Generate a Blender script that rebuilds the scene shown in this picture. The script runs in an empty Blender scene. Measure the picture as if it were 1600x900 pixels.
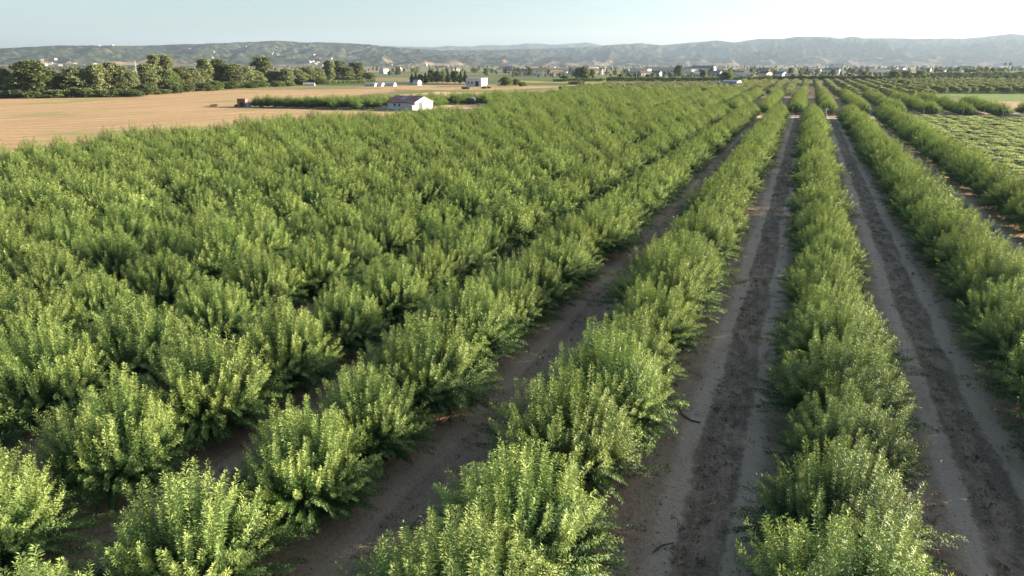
import bpy, math, random
import numpy as np
from mathutils import Vector, Matrix
R = math.radians
rng = np.random.default_rng(11)
random.seed(5)
sc = bpy.context.scene
col = sc.collection

# ------------------------------------------------------------------ camera
F = 1066.0; H = 12.75
PITCH = math.atan(350/F); cp, sp = math.cos(PITCH), math.sin(PITCH)
YAW = math.atan(464/(F*cp+350*sp)); cy, sy = math.cos(YAW), math.sin(YAW)
cam_d = bpy.data.cameras.new('camera'); cam = bpy.data.objects.new('camera', cam_d); col.objects.link(cam)
cam.location = (0, 0, H); cam.rotation_euler = (R(90)-PITCH, 0, YAW)
cam_d.sensor_width = 36; cam_d.lens = 36*F/1600; cam_d.clip_start = 0.1; cam_d.clip_end = 60000
sc.camera = cam

def ground(u, v, h=0.0):
    x = (u-800)/F; y = (v-450)/F
    f = cp-y*sp; d = -(sp+y*cp); t = (H-h)/-d
    return (x*t*cy-f*t*sy, x*t*sy+f*t*cy)
def ray_at(u, dist, v=104):
    """ground position at the given distance in the direction of a bearing"""
    x = (u-800)/F; y = (v-450)/F; f = cp-y*sp; n = math.hypot(x, f)
    r, fw = x/n*dist, f/n*dist
    return (r*cy-fw*sy, r*sy+fw*cy)
def project(X, Y, Z=0.0):
    r = X*cy+Y*sy; fw = -X*sy+Y*cy; dz = Z-H
    D = fw*cp-dz*sp; dn = -(dz*cp+fw*sp)
    return 800+F*r/D, 450+F*dn/D, D

# ------------------------------------------------------------------ helpers
def tag(o, label=None, cat=None, group=None, kind=None):
    if label: o['label'] = label
    if cat: o['category'] = cat
    if group: o['group'] = group
    if kind: o['kind'] = kind
    return o
def empty(name, loc, rz=0, s=1.0):
    o = bpy.data.objects.new(name, None); col.objects.link(o)
    o.location = loc; o.rotation_euler = (0, 0, rz); o.scale = (s, s, s); o.empty_display_size = .3
    return o
def np_mesh(name, verts, faces, mats, mat_idx=None, attrs=None, smooth=False):
    verts = np.asarray(verts, np.float32).reshape(-1, 3); faces = np.asarray(faces, np.int32)
    k = faces.shape[1]; n = len(faces)
    me = bpy.data.meshes.new(name)
    me.vertices.add(len(verts)); me.vertices.foreach_set('co', verts.ravel())
    me.loops.add(n*k); me.loops.foreach_set('vertex_index', faces.ravel())
    me.polygons.add(n); me.polygons.foreach_set('loop_start', np.arange(0, n*k, k, dtype=np.int32))
    for m in (mats if isinstance(mats, (list, tuple)) else [mats]): me.materials.append(m)
    if mat_idx is not None: me.polygons.foreach_set('material_index', np.asarray(mat_idx, np.int32))
    me.update(calc_edges=True)
    if smooth: me.polygons.foreach_set('use_smooth', np.ones(n, bool))
    for an, av in (attrs or {}).items():
        a = me.attributes.new(an, 'FLOAT', 'POINT'); a.data.foreach_set('value', np.asarray(av, np.float32))
    me.validate()
    return me
def link(name, me, parent=None, loc=(0, 0, 0), rz=0):
    o = bpy.data.objects.new(name, me); col.objects.link(o); o.location = loc; o.rotation_euler = (0, 0, rz)
    if parent: o.parent = parent
    return o
class MB:
    """collects shapes, then links them as ONE mesh object"""
    def __init__(s): s.v = []; s.f = []; s.m = []
    def poly(s, pts, faces, mi=0):
        b = len(s.v); s.v += [tuple(p) for p in pts]
        for f in faces: s.f.append([b+i for i in f]); s.m.append(mi)
    def box(s, x0, x1, y0, y1, z0, z1, mi=0):
        s.poly([(x0,y0,z0),(x1,y0,z0),(x1,y1,z0),(x0,y1,z0),(x0,y0,z1),(x1,y0,z1),(x1,y1,z1),(x0,y1,z1)],
               [(0,3,2,1),(4,5,6,7),(0,1,5,4),(1,2,6,5),(2,3,7,6),(3,0,4,7)], mi)
    def tube(s, p0, p1, r0, r1, n=7, mi=0, cap=True):
        p0, p1 = Vector(p0), Vector(p1); d = (p1-p0).normalized()
        a = d.orthogonal().normalized(); b = d.cross(a)
        pts = [p0+(a*math.cos(t)+b*math.sin(t))*r0 for t in [2*math.pi*i/n for i in range(n)]]
        pts += [p1+(a*math.cos(t)+b*math.sin(t))*r1 for t in [2*math.pi*i/n for i in range(n)]]
        fs = [(i, (i+1) % n, n+(i+1) % n, n+i) for i in range(n)]
        if cap: fs += [tuple(range(n-1, -1, -1)), tuple(range(n, 2*n))]
        s.poly(pts, fs, mi)
    def lathe(s, prof, n=20, mi=0, c=(0, 0)):
        pts = [(c[0]+r*math.cos(2*math.pi*i/n), c[1]+r*math.sin(2*math.pi*i/n), z) for r, z in prof for i in range(n)]
        fs = [(k*n+i, k*n+(i+1) % n, (k+1)*n+(i+1) % n, (k+1)*n+i) for k in range(len(prof)-1) for i in range(n)]
        fs += [tuple(range(n-1, -1, -1)), tuple(range((len(prof)-1)*n, len(prof)*n))]
        s.poly(pts, fs, mi)
    def gable(s, w, l, z0, z1, ov, th, mi=0):
        """two sloping roof slabs: ridge along Y, eaves at x=+-w/2"""
        for sx in (-1, 1):
            sl = (z1-z0)/(w/2); xe = sx*(w/2+ov); ze = z0-sl*ov
            P = [(xe,-l/2-ov,ze),(xe,l/2+ov,ze),(0,l/2+ov,z1),(0,-l/2-ov,z1)]
            Q = [(p[0],p[1],p[2]+th) for p in P]
            s.poly(P+Q, [(0,1,2,3),(4,7,6,5),(0,4,5,1),(2,6,7,3),(1,5,6,2),(0,3,7,4)], mi)
    def mesh(s, name, mats):
        me = bpy.data.meshes.new(name); me.from_pydata(s.v, [], s.f)
        for m in (mats if isinstance(mats, (list, tuple)) else [mats]): me.materials.append(m)
        me.polygons.foreach_set('material_index', s.m); me.update()
        return me
    def build(s, name, mats, parent=None, loc=(0, 0, 0), rz=0):
        return link(name, s.mesh(name, mats), parent, loc, rz)

ONES = ['first','second','third','fourth','fifth','sixth','seventh','eighth','ninth','tenth','eleventh','twelfth','thirteenth',
        'fourteenth','fifteenth','sixteenth','seventeenth','eighteenth','nineteenth']
TENS = ['twent','thirt','fort','fift','sixt','sevent','eight','ninet']
def nth(i):
    if i <= 19: return ONES[i-1]
    t, o = divmod(i, 10)
    return TENS[t-2]+('ieth' if o == 0 else 'y-'+ONES[o-1])

# ------------------------------------------------------------------ materials
def new_mat(name):
    m = bpy.data.materials.new(name); m.use_nodes = True; nt = m.node_tree
    return m, nt, nt.nodes['Principled BSDF']
def N(nt, t, **kw):
    n = nt.nodes.new(t)
    for k, v in kw.items(): setattr(n, k, v)
    return n
def ramp(nt, fac, stops):
    r = N(nt, 'ShaderNodeValToRGB'); e = r.color_ramp.elements
    while len(e) < len(stops): e.new(.5)
    for q, (p, c) in zip(e, stops): q.position = p; q.color = (*c, 1)
    nt.links.new(fac, r.inputs['Fac']); return r.outputs['Color']
def noise(nt, vec, scale, detail=4, rough=.55, dist=0):
    n = N(nt, 'ShaderNodeTexNoise'); n.inputs['Scale'].default_value = scale; n.inputs['Detail'].default_value = detail
    n.inputs['Roughness'].default_value = rough; n.inputs['Distortion'].default_value = dist
    if vec is not None: nt.links.new(vec, n.inputs['Vector'])
    return n.outputs['Fac']
def math_(nt, op, a, b=None, c=None):
    n = N(nt, 'ShaderNodeMath', operation=op)
    for i, x in enumerate((a, b, c)):
        if x is None: continue
        if isinstance(x, (int, float)): n.inputs[i].default_value = x
        else: nt.links.new(x, n.inputs[i])
    return n.outputs[0]
def mix(nt, fac, a, b, bt='MIX'):
    n = N(nt, 'ShaderNodeMix', data_type='RGBA', blend_type=bt)
    for s, x in ((n.inputs[0], fac), (n.inputs[6], a), (n.inputs[7], b)):
        if isinstance(x, (int, float)): s.default_value = x
        elif isinstance(x, tuple): s.default_value = (*x, 1)
        else: nt.links.new(x, s)
    return n.outputs[2]
def maprange(nt, x, a, b, c=0.0, d=1.0, smooth=True):
    n = N(nt, 'ShaderNodeMapRange', interpolation_type='SMOOTHSTEP' if smooth else 'LINEAR')
    nt.links.new(x, n.inputs[0])
    for i, q in enumerate((a, b, c, d)): n.inputs[1+i].default_value = q
    return n.outputs[0]
def position(nt): return N(nt, 'ShaderNodeNewGeometry').outputs['Position']
def scaled(nt, vec, s):
    n = N(nt, 'ShaderNodeVectorMath', operation='MULTIPLY'); nt.links.new(vec, n.inputs[0]); n.inputs[1].default_value = s
    return n.outputs[0]
def bump(nt, bs, h, strength, dist):
    b = N(nt, 'ShaderNodeBump'); b.inputs['Strength'].default_value = strength; b.inputs['Distance'].default_value = dist
    nt.links.new(h, b.inputs['Height']); nt.links.new(b.outputs[0], bs.inputs['Normal'])

def plain(name, c, rough=.8, var=.18, scale=2.0, spec=.3, metal=0):
    m, nt, b = new_mat(name)
    tc = N(nt, 'ShaderNodeTexCoord').outputs['Object']
    f = noise(nt, tc, scale, 5, .6)
    lo = tuple(x*(1-var) for x in c); hi = tuple(min(1, x*(1+var)) for x in c)
    nt.links.new(ramp(nt, f, [(.3, lo), (.7, hi)]), b.inputs['Base Color'])
    b.inputs['Roughness'].default_value = rough; b.inputs['Specular IOR Level'].default_value = spec; b.inputs['Metallic'].default_value = metal
    return m
def leaf_mat(name, dark, mid, young_lit, transl=.35, rough=.5, objvar=.15, spec=.35):
    m, nt, b = new_mat(name)
    at = N(nt, 'ShaderNodeAttribute', attribute_name='tint').outputs['Fac']
    c = ramp(nt, at, [(0, dark), (.5, mid), (1, young_lit)])
    oi = N(nt, 'ShaderNodeObjectInfo').outputs['Random']
    hs = N(nt, 'ShaderNodeHueSaturation'); nt.links.new(c, hs.inputs['Color'])
    nt.links.new(maprange(nt, oi, 0, 1, 1-objvar, 1+objvar, False), hs.inputs['Value'])
    wn = N(nt, 'ShaderNodeTexWhiteNoise', noise_dimensions='1D'); nt.links.new(oi, wn.inputs['W'])
    nt.links.new(maprange(nt, wn.outputs['Value'], 0, 1, .495, .506, False), hs.inputs['Hue'])
    c = hs.outputs['Color']
    nt.links.new(c, b.inputs['Base Color']); b.inputs['Roughness'].default_value = rough; b.inputs['Specular IOR Level'].default_value = spec
    t = N(nt, 'ShaderNodeBsdfTranslucent')
    br = mix(nt, 1.0, c, (1.25, 1.2, .6), 'MULTIPLY'); nt.links.new(br, t.inputs['Color'])
    mx = N(nt, 'ShaderNodeMixShader'); mx.inputs[0].default_value = transl
    nt.links.new(b.outputs[0], mx.inputs[1]); nt.links.new(t.outputs[0], mx.inputs[2])
    nt.links.new(mx.outputs[0], nt.nodes['Material Output'].inputs['Surface'])
    return m

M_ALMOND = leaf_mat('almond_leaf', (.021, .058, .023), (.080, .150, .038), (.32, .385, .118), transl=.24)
M_OLIVE = leaf_mat('olive_leaf', (.21, .26, .145), (.28, .33, .19), (.35, .39, .235), transl=.35)
M_FAROLIVE = leaf_mat('far_olive_leaf', (.14, .175, .075), (.20, .23, .105), (.27, .29, .135), transl=.25)
M_WOOD = leaf_mat('woodland_leaf', (.085, .108, .062), (.17, .195, .105), (.27, .27, .14), transl=.35, objvar=.3)
M_BROADLEAF = leaf_mat('broadleaf', (.055, .085, .040), (.12, .16, .07), (.20, .23, .095), transl=.35, objvar=.3)
M_PINE = leaf_mat('conifer_needles', (.016, .030, .018), (.030, .050, .026), (.052, .074, .036), transl=.1)
M_PALM = leaf_mat('palm_frond', (.03, .045, .02), (.05, .07, .03), (.08, .10, .04), transl=.2)
M_BARK = plain('bark', (.12, .095, .075), .9, .3, 9)
M_GREYBARK = plain('grey_bark', (.22, .19, .16), .9, .3, 4)
M_WHITE = plain('white_render', (.54, .53, .52), .8, .06, 1.2)
M_VILLA = plain('villa_render', (.36, .35, .34), .8, .12, .4)
M_CREAM = plain('cream_render', (.48, .43, .36), .8, .08, 1.2)
M_GREYWALL = plain('grey_render', (.32, .32, .32), .8, .1, 1.2)
M_OCHRE = plain('ochre_render', (.27, .21, .14), .8, .1, 1.2)
M_TERRA = plain('terracotta_roof', (.115, .085, .068), .85, .25, 3)
M_GREYROOF = plain('grey_roof', (.15, .15, .16), .7, .2, 3)
M_FLATROOF = plain('pale_roof', (.36, .355, .34), .85, .12, 2)
M_DARK = plain('dark_opening', (.03, .032, .036), .5, .2, 3)
M_GLASS = plain('window_glass', (.04, .05, .06), .15, .2, 3, spec=.6)
M_TANK = plain('tank_plastic', (.075, .07, .066), .45, .2, 2)
M_PLASTIC = plain('white_polythene', (.33, .36, .37), .5, .08, 1.5)
M_STEEL = plain('blue_grey_cladding', (.26, .31, .34), .5, .12, .6)
M_PALESTEEL = plain('pale_cladding', (.48, .45, .40), .6, .08, 1)
M_POST = plain('weathered_post', (.30, .28, .26), .85, .2, 8)
M_WIRE = plain('fence_wire', (.30, .30, .30), .6, .1, 8)
M_RUST = plain('rusty_sheet', (.27, .13, .095), .8, .35, 3)
M_STRAW = plain('dry_straw', (.50, .36, .21), .9, .3, 4)

def soil_mat():
    m, nt, b = new_mat('orchard_soil')
    P = position(nt); sx = N(nt, 'ShaderNodeSeparateXYZ'); nt.links.new(P, sx.inputs[0])
    wob = math_(nt, 'MULTIPLY_ADD', noise(nt, scaled(nt, P, (.5, .11, 1)), 1, 3), 1.0, -.5)
    fine = noise(nt, P, 2.3, 7, .68)
    wob2 = math_(nt, 'MULTIPLY_ADD', fine, .6, -.30)
    x = math_(nt, 'ADD', math_(nt, 'ADD', sx.outputs['X'], wob), wob2)
    # lateral place in the 7 m planting pattern: 0 on a tree line, 3.5 mid-lane
    mm = math_(nt, 'MULTIPLY', math_(nt, 'FRACT', math_(nt, 'MULTIPLY_ADD', x, 1/8, -2.3/8+10)), 8)
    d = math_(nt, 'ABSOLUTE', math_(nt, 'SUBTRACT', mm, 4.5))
    patch = noise(nt, scaled(nt, P, (1.1, .45, 1)), 1.3, 6, .7)
    grit = noise(nt, P, 9, 6, .75)
    pale = ramp(nt, grit, [(.25, (.49, .345, .225)), (.5, (.69, .51, .35)), (.75, (.77, .58, .41))])
    brown = ramp(nt, grit, [(.25, (.26, .172, .106)), (.5, (.52, .355, .23)), (.8, (.68, .49, .33))])
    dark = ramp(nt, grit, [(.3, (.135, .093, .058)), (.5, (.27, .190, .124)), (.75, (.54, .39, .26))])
    litter = ramp(nt, fine, [(.35, (.20, .095, .05)), (.65, (.36, .19, .11))])
    track = math_(nt, 'MULTIPLY', maprange(nt, d, .62, .74), maprange(nt, d, 1.55, 1.15))
    big = noise(nt, scaled(nt, P, (.06, .03, 1)), 1, 3)
    bare = maprange(nt, sx.outputs['X'], -7.5, -4.5, .35, 1)          # the lane on the left carries fainter tracks
    track = math_(nt, 'MULTIPLY', track, math_(nt, 'MULTIPLY', bare, maprange(nt, patch, .30, .52, .2, 1)))
    c = mix(nt, track, brown, pale)
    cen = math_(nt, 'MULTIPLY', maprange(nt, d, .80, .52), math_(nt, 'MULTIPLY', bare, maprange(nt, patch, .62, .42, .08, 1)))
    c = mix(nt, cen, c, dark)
    lit = math_(nt, 'MULTIPLY', maprange(nt, noise(nt, P, .7, 5, .7), .52, .64), maprange(nt, d, 1.3, 1.9))
    c = mix(nt, math_(nt, 'MULTIPLY', lit, .75), c, litter)
    nt.links.new(c, b.inputs['Base Color']); b.inputs['Roughness'].default_value = .95; b.inputs['Specular IOR Level'].default_value = .15
    bump(nt, b, math_(nt, 'ADD', grit, math_(nt, 'MULTIPLY', fine, 1.5)), .9, .12)
    return m
def field_mat(name, a, b_, weeds, wf=(.56, .68), streak=(.04, .5), wscale=.05, lines=0.0):
    m, nt, b = new_mat(name)
    P = position(nt)
    s = noise(nt, scaled(nt, P, (streak[0], streak[1], 1)), 1, 6, .65)
    s2 = noise(nt, P, .8, 6, .7)
    f = math_(nt, 'MULTIPLY_ADD', s2, .45, math_(nt, 'MULTIPLY', s, .6))
    c = ramp(nt, f, [(.36, a), (.66, b_)])
    if lines:                                   # mown swaths left by the combine
        sx = N(nt, 'ShaderNodeSeparateXYZ'); nt.links.new(P, sx.inputs[0])
        q = math_(nt, 'ADD', math_(nt, 'MULTIPLY', sx.outputs['X'], -.34), math_(nt, 'MULTIPLY', sx.outputs['Y'], .94))
        q = math_(nt, 'ADD', q, math_(nt, 'MULTIPLY', noise(nt, P, .03, 3), 9))
        sw = maprange(nt, math_(nt, 'SINE', math_(nt, 'MULTIPLY', q, 1.05)), .1, .9)
        sw = math_(nt, 'MULTIPLY', sw, math_(nt, 'MULTIPLY', maprange(nt, s2, .3, .65), lines))
        c = mix(nt, sw, c, a)
    w = maprange(nt, math_(nt, 'MULTIPLY_ADD', s2, .35, noise(nt, P, wscale, 5, .65)), wf[0]+.17, wf[1]+.17)
    c = mix(nt, math_(nt, 'MULTIPLY', w, .75), c, weeds)
    nt.links.new(c, b.inputs['Base Color']); b.inputs['Roughness'].default_value = .95; b.inputs['Specular IOR Level'].default_value = .1
    bump(nt, b, s2, .5, .25)
    return m
M_SOIL = soil_mat()
M_DRY = field_mat('stubble', (.28, .178, .095), (.53, .36, .20), (.22, .23, .085), (.53, .66), (.30, .022), .035, .7)
M_STRIP = field_mat('weedy_stubble', (.19, .17, .07), (.30, .235, .11), (.13, .16, .05), (.46, .60))
M_CROP = field_mat('green_crop', (.09, .15, .028), (.16, .215, .042), (.20, .20, .06), (.55, .7))
M_YELLOW = field_mat('yellow_crop', (.23, .21, .055), (.30, .265, .08), (.18, .19, .06), (.55, .7))
M_SAND = field_mat('sandy_track', (.28, .22, .165), (.40, .32, .25), (.18, .165, .09), (.6, .75), (.3, .3))
def plain_mat():
    m, nt, b = new_mat('farmland')
    P = position(nt)
    v = N(nt, 'ShaderNodeTexVoronoi', feature='F1'); v.inputs['Scale'].default_value = 1/170; v.inputs['Randomness'].default_value = .9
    nt.links.new(P, v.inputs['Vector'])
    sp_ = N(nt, 'ShaderNodeSeparateColor'); nt.links.new(v.outputs['Color'], sp_.inputs[0])
    c = ramp(nt, sp_.outputs[0], [(0, (.08, .105, .04)), (.35, (.11, .135, .05)), (.55, (.20, .17, .09)), (.8, (.28, .20, .12)), (1, (.10, .12, .045))])
    f = noise(nt, P, .02, 8, .7)
    c = mix(nt, maprange(nt, f, .45, .6, 0, .6), c, (.12, .13, .06))
    nt.links.new(c, b.inputs['Base Color']); b.inputs['Roughness'].default_value = .95; b.inputs['Specular IOR Level'].default_value = .1
    return m
M_PLAIN = plain_mat()
def hill_mat():
    m, nt, b = new_mat('hill_scrub')
    P = position(nt)
    at = N(nt, 'ShaderNodeAttribute', attribute_name='slope').outputs['Fac']   # 0 at the foot, 1 on the crest
    big = noise(nt, P, 1/700, 6, .62); trees = noise(nt, P, 1/45, 6, .75); mid = noise(nt, P, 1/220, 5, .6)
    scrub = ramp(nt, trees, [(.38, (.006, .011, .008)), (.5, (.020, .026, .017)), (.66, (.078, .070, .048))])
    grass = ramp(nt, mid, [(.3, (.12, .082, .058)), (.7, (.21, .145, .098))])
    g = math_(nt, 'ADD', math_(nt, 'MULTIPLY', math_(nt, 'SUBTRACT', .30, at), 1.1), math_(nt, 'MULTIPLY_ADD', mid, .9, math_(nt, 'MULTIPLY', big, 1.0)))
    g = maprange(nt, g, 1.10, 1.26)
    tr = maprange(nt, trees, .60, .48)
    c = mix(nt, math_(nt, 'MULTIPLY', g, tr), scrub, grass)
    nt.links.new(c, b.inputs['Base Color']); b.inputs['Roughness'].default_value = 1; b.inputs['Specular IOR Level'].default_value = 0
    return m
M_HILL = hill_mat()

# ------------------------------------------------------------------ light, sky, haze
SUN_EL, SUN_AZ = 13.0, 58.0                  # azimuth clockwise from the direction of the tree rows
world = bpy.data.worlds.new('World'); sc.world = world; world.use_nodes = True
wn = world.node_tree; sky = N(wn, 'ShaderNodeTexSky', sky_type='NISHITA'); sky.sun_disc = False
sky.sun_elevation = R(SUN_EL); sky.sun_rotation = R(SUN_AZ); sky.air_density = 1.0; sky.dust_density = 3.0; sky.ozone_density = 2.5; sky.altitude = 600
wn.links.new(sky.outputs[0], wn.nodes['Background'].inputs['Color']); wn.nodes['Background'].inputs['Strength'].default_value = .054
sd = bpy.data.lights.new('sun', 'SUN'); sd.energy = 5.0; sd.angle = R(.6); sd.color = (1, .88, .66)
so = bpy.data.objects.new('sun', sd); col.objects.link(so)
sv = Vector((math.sin(R(SUN_AZ))*math.cos(R(SUN_EL)), math.cos(R(SUN_AZ))*math.cos(R(SUN_EL)), math.sin(R(SUN_EL))))
so.rotation_euler = sv.to_track_quat('Z', 'Y').to_euler(); so.location = (0, 0, 60)

sc.view_settings.view_transform = 'Standard'; sc.view_settings.look = 'None'; sc.view_settings.exposure = 2.28; sc.view_settings.gamma = 1
sc.view_settings.use_curve_mapping = False
sc.render.engine = 'CYCLES'
cyc = sc.cycles; cyc.max_bounces = 6; cyc.diffuse_bounces = 3; cyc.glossy_bounces = 2; cyc.transmission_bounces = 3
cyc.volume_bounces = 1; cyc.transparent_max_bounces = 4; cyc.use_denoising = True; cyc.sample_clamp_indirect = 4; cyc.use_adaptive_sampling = False
try: cyc.denoiser = 'OPENIMAGEDENOISE'; cyc.denoising_prefilter = 'ACCURATE'
except Exception: pass

hm = bpy.data.materials.new('haze_air'); hm.use_nodes = True; hn = hm.node_tree; hn.nodes.clear()
ho = N(hn, 'ShaderNodeOutputMaterial'); hv = N(hn, 'ShaderNodeVolumePrincipled')
hv.inputs['Color'].default_value = (.45, .56, .72, 1); hv.inputs['Density'].default_value = 6.5e-5; hv.inputs['Anisotropy'].default_value = .27
hn.links.new(hv.outputs[0], ho.inputs['Volume'])
hb = MB(); hb.box(-15000, 15000, -15000, 15000, -1.0, 640.0)
tag(hb.build('haze', hm), 'thin pale haze lying over the plain towards the hills', 'haze', None, 'stuff')

# ------------------------------------------------------------------ ground sheets
def sheet(name, pts, z, mat, jitter=0.0, step=6.0, label=None):
    """a flat ground sheet whose outline is broken up a little"""
    out = []
    r = random.Random(sum(map(ord, name)))
    for (a, b) in zip(pts, pts[1:]+pts[:1]):
        L = math.dist(a, b); n = max(1, int(L/step)) if jitter else 1
        for i in range(n):
            t = i/n; out.append((a[0]+(b[0]-a[0])*t+(r.uniform(-jitter, jitter) if i else 0), a[1]+(b[1]-a[1])*t+(r.uniform(-jitter, jitter) if i else 0), z))
    me = bpy.data.meshes.new(name); me.from_pydata(out, [], [list(range(len(out)))]); me.materials.append(mat); me.update()
    o = link(name, me); tag(o, label, None, None, 'structure'); return o
g = MB(); n_ = 28; ext = 14500
gx = np.linspace(-ext, ext, n_+1)
gv = np.array([(x, y, 0) for y in gx for x in gx]); gi = np.arange((n_+1)**2).reshape(n_+1, n_+1)
gf = np.stack([gi[:-1, :-1].ravel(), gi[:-1, 1:].ravel(), gi[1:, 1:].ravel(), gi[1:, :-1].ravel()], 1)
tag(link('ground', np_mesh('ground', gv, gf, M_PLAIN)), 'flat farmland plain reaching to the foot of the hills', None, None, 'structure')

def cross(x): return 193+.17*x              # the track that crosses the rows
sheet('orchard_soil', [(-95.5, -60), (26, -60), (26, cross(26)), (-95.5, cross(-95))], .02, M_SOIL, .6, label='bare brown orchard soil with pale wheel tracks between the rows')
sheet('far_orchard_soil', [(-158, cross(-158)+6), (54, cross(54)+6), (50, 340), (60, 460), (-130, 470), (-165, 320)], .02, M_SOIL, .6, label='shaded soil below the far orchard block')
sheet('cross_track', [(-158, cross(-158)), (120, cross(120)), (120, cross(120)+5.5), (-158, cross(-158)+5.5)], .05, M_SAND, .5, label='pale sandy track crossing between the two orchard blocks')
sheet('olive_soil', [(22.3, -40), (170, -40), (170, cross(170)), (22.3, cross(22.3))], .025, field_mat('olive_soil', (.24, .28, .15), (.31, .33, .19), (.22, .27, .13), (.4, .6)), .4, label='weedy soil under the low olive bushes')
sheet('dry_field', [(-96, -60), (-96.5, 168), (-121, 168), (-150, 168), (-160, 172), (-172, 235), (-185, 300), (-205, 330), (-262, 290), (-300, 255), (-262, 222), (-245, 203), (-255, 196), (-290, 172), (-330, 60), (-330, -60)], .04, M_DRY, 1.5, label='dry golden stubble field left of the orchard')
sheet('weedy_margin', [(-102, -60), (-95, -60), (-95, 164), (-100, 164)], .06, M_STRIP, 1.6, 2.5, label='weedy greenish margin between the stubble and the orchard')
sheet('weedy_strip', [(-185, 300), (-110, 300), (-112, 420), (-215, 425), (-262, 360), (-330, 350), (-330, 300), (-300, 255), (-262, 290), (-205, 330)], .055, M_STRIP, 1.5, label='weedy yellow-green strip field beyond the stubble')
sheet('stubble_strip', [(-150, 330), (-128, 395), (-205, 412), (-245, 352), (-196, 318)], .075, M_DRY, 1.2, label='far golden stubble strip behind the white farm shed')
sheet('orange_strip', [(-228, 418), (-205, 434), (-228, 470), (-262, 440)], .08, M_DRY, 1, label='narrow orange stubble strip beside the white box house')
sheet('yellow_field', [(-200, 470), (-112, 470), (-100, 530), (-215, 530)], .06, M_YELLOW, 1.5, label='yellow crop strip before the distant town')
sheet('green_field', [(60, 300), (140, 330), (190, 415), (54, 372)], .06, M_CROP, 1, label='bright green crop strip right of the far orchard')
sheet('tan_patch', [(54, 214), (180, 236), (140, 330), (60, 300)], .05, M_DRY, 1.5, label='dry tan field right of the far almond rows')

# ------------------------------------------------------------------ hills
SKY = [(-500,80),(-200,80),(0,76),(50,73),(100,71),(150,71),(200,72),(260,70.5),(320,68),(380,66),(430,64),(480,66),(530,67),(580,70),(620,75),(700,79),(760,78),(820,77),(900,74),(945,71),(1000,67.5),(1035,71),
       (1080,66.5),(1120,63.5),(1150,66),(1185,61),(1225,61),(1245,57.5),(1290,57.5),(1310,60),(1330,57),(1350,60),(1395,59.5),(1430,61),(1465,60),(1505,60.5),(1545,56.5),(1580,53),(1605,55),(1700,52),(1900,58),(2300,62)]
SKY_BACK = [(400,80),(560,76),(600,71.5),(640,73),(680,74),(700,71.5),(725,73),(760,70),(790,71),(820,68),(845,67.5),(865,70),(890,68),(918,66.5),(940,70.5),(960,71),(1000,74),(1200,80)]
def px_bearing(u, v):
    x = (u-800)/F; y = (v-450)/F; f = cp-y*sp; d = -(sp+y*cp)
    return math.atan2(x, f), d/math.hypot(x, f)      # bearing from the camera's heading, slope
def lattice(shape, seed):
    return np.random.default_rng(seed).random(shape)
_lat = lattice((256, 256), 3)
def vnoise(x, y):
    xi = np.floor(x).astype(int); yi = np.floor(y).astype(int); fx = x-xi; fy = y-yi
    fx = fx*fx*(3-2*fx); fy = fy*fy*(3-2*fy)
    a = _lat[xi % 256, yi % 256]; b = _lat[(xi+1) % 256, yi % 256]; c = _lat[xi % 256, (yi+1) % 256]; d = _lat[(xi+1) % 256, (yi+1) % 256]
    return (a*(1-fx)+b*fx)*(1-fy)+(c*(1-fx)+d*fx)*fy
def fbm(x, y, o=5, ridged=False):
    s = 0; a = 1; t = 0
    for i in range(o):
        n = vnoise(x*2**i+17.3*i, y*2**i+9.1*i)
        if ridged: n = 1-np.abs(2*n-1)
        s = s+a*n; t += a; a *= .5
    return s/t
def hill_range(name, prof, d_foot, d_crest, d_end, nb, nd, seed, label, spur=.5, pw=1.0):
    us = np.array([p[0] for p in prof], float)
    bs = np.array([px_bearing(*p) for p in prof])
    az = np.linspace(bs[0, 0], bs[-1, 0], nb)
    slope = np.interp(az, bs[:, 0], bs[:, 1])
    df = np.interp(az, [-.8, -.1, .15, .8], d_foot); dc = np.interp(az, [-.8, -.1, .15, .8], d_crest)
    k = np.linspace(0, 1, nd)
    A, K = np.meshgrid(az, k, indexing='ij')
    T = K*1.35
    D = df[:, None]+(dc-df)[:, None]*T
    fw = D*np.cos(A); r = D*np.sin(A)
    X = r*cy-fw*sy; Y = r*sy+fw*cy
    crest = (H+slope*dc)[:, None]
    t = np.clip(T, 0, 1)
    arc = A*D
    ridge = fbm(arc/520+seed+.25*D/520, D/1500+seed, 5, True)
    fine = fbm(arc/170+seed*3-.2*D/170, D/420, 4, True)
    base = t**pw*(1-spur*(1-t**2)*(1.25-1.25*ridge)*1.6)
    h = crest*base + (fine-.62)*240*np.sin(np.pi*np.clip(t*.93, 0, 1))**.7 * (crest/260)
    rough = (fbm(X/60, Y/60, 3)-.5)*20*np.clip(t*4, 0, 1)
    h = h+rough
    h = np.minimum(h, (H+slope[:, None]*D)+rough*.35)
    h = np.where(T > 1, (crest+rough*.5)*(1-.55*(T-1)/.35), h)
    h[:, 0] = -.6
    V = np.stack([X, Y, np.maximum(h, -.6)], -1).reshape(-1, 3)
    ii = np.arange(nb*nd).reshape(nb, nd)
    f = np.stack([ii[:-1, :-1].ravel(), ii[1:, :-1].ravel(), ii[1:, 1:].ravel(), ii[:-1, 1:].ravel()], 1)
    o = link(name, np_mesh(name, V, f, M_HILL, attrs={'slope': t.ravel()}, smooth=True))
    tag(o, label, None, None, 'structure')
    return az, D, h
HA, HD, HH = hill_range('hills', SKY, [3300, 3700, 4600, 5200], [5000, 5800, 8200, 9000], None, 1000, 200, 4.2, 'long scrub-covered hill range behind the plain')
hill_range('far_hills', SKY_BACK, [8600, 8800, 9500, 9500], [10800, 10800, 11400, 11400], None, 300, 60, 9.7, 'pale blue far ridge seen through the gap between the hills', .35)
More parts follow.
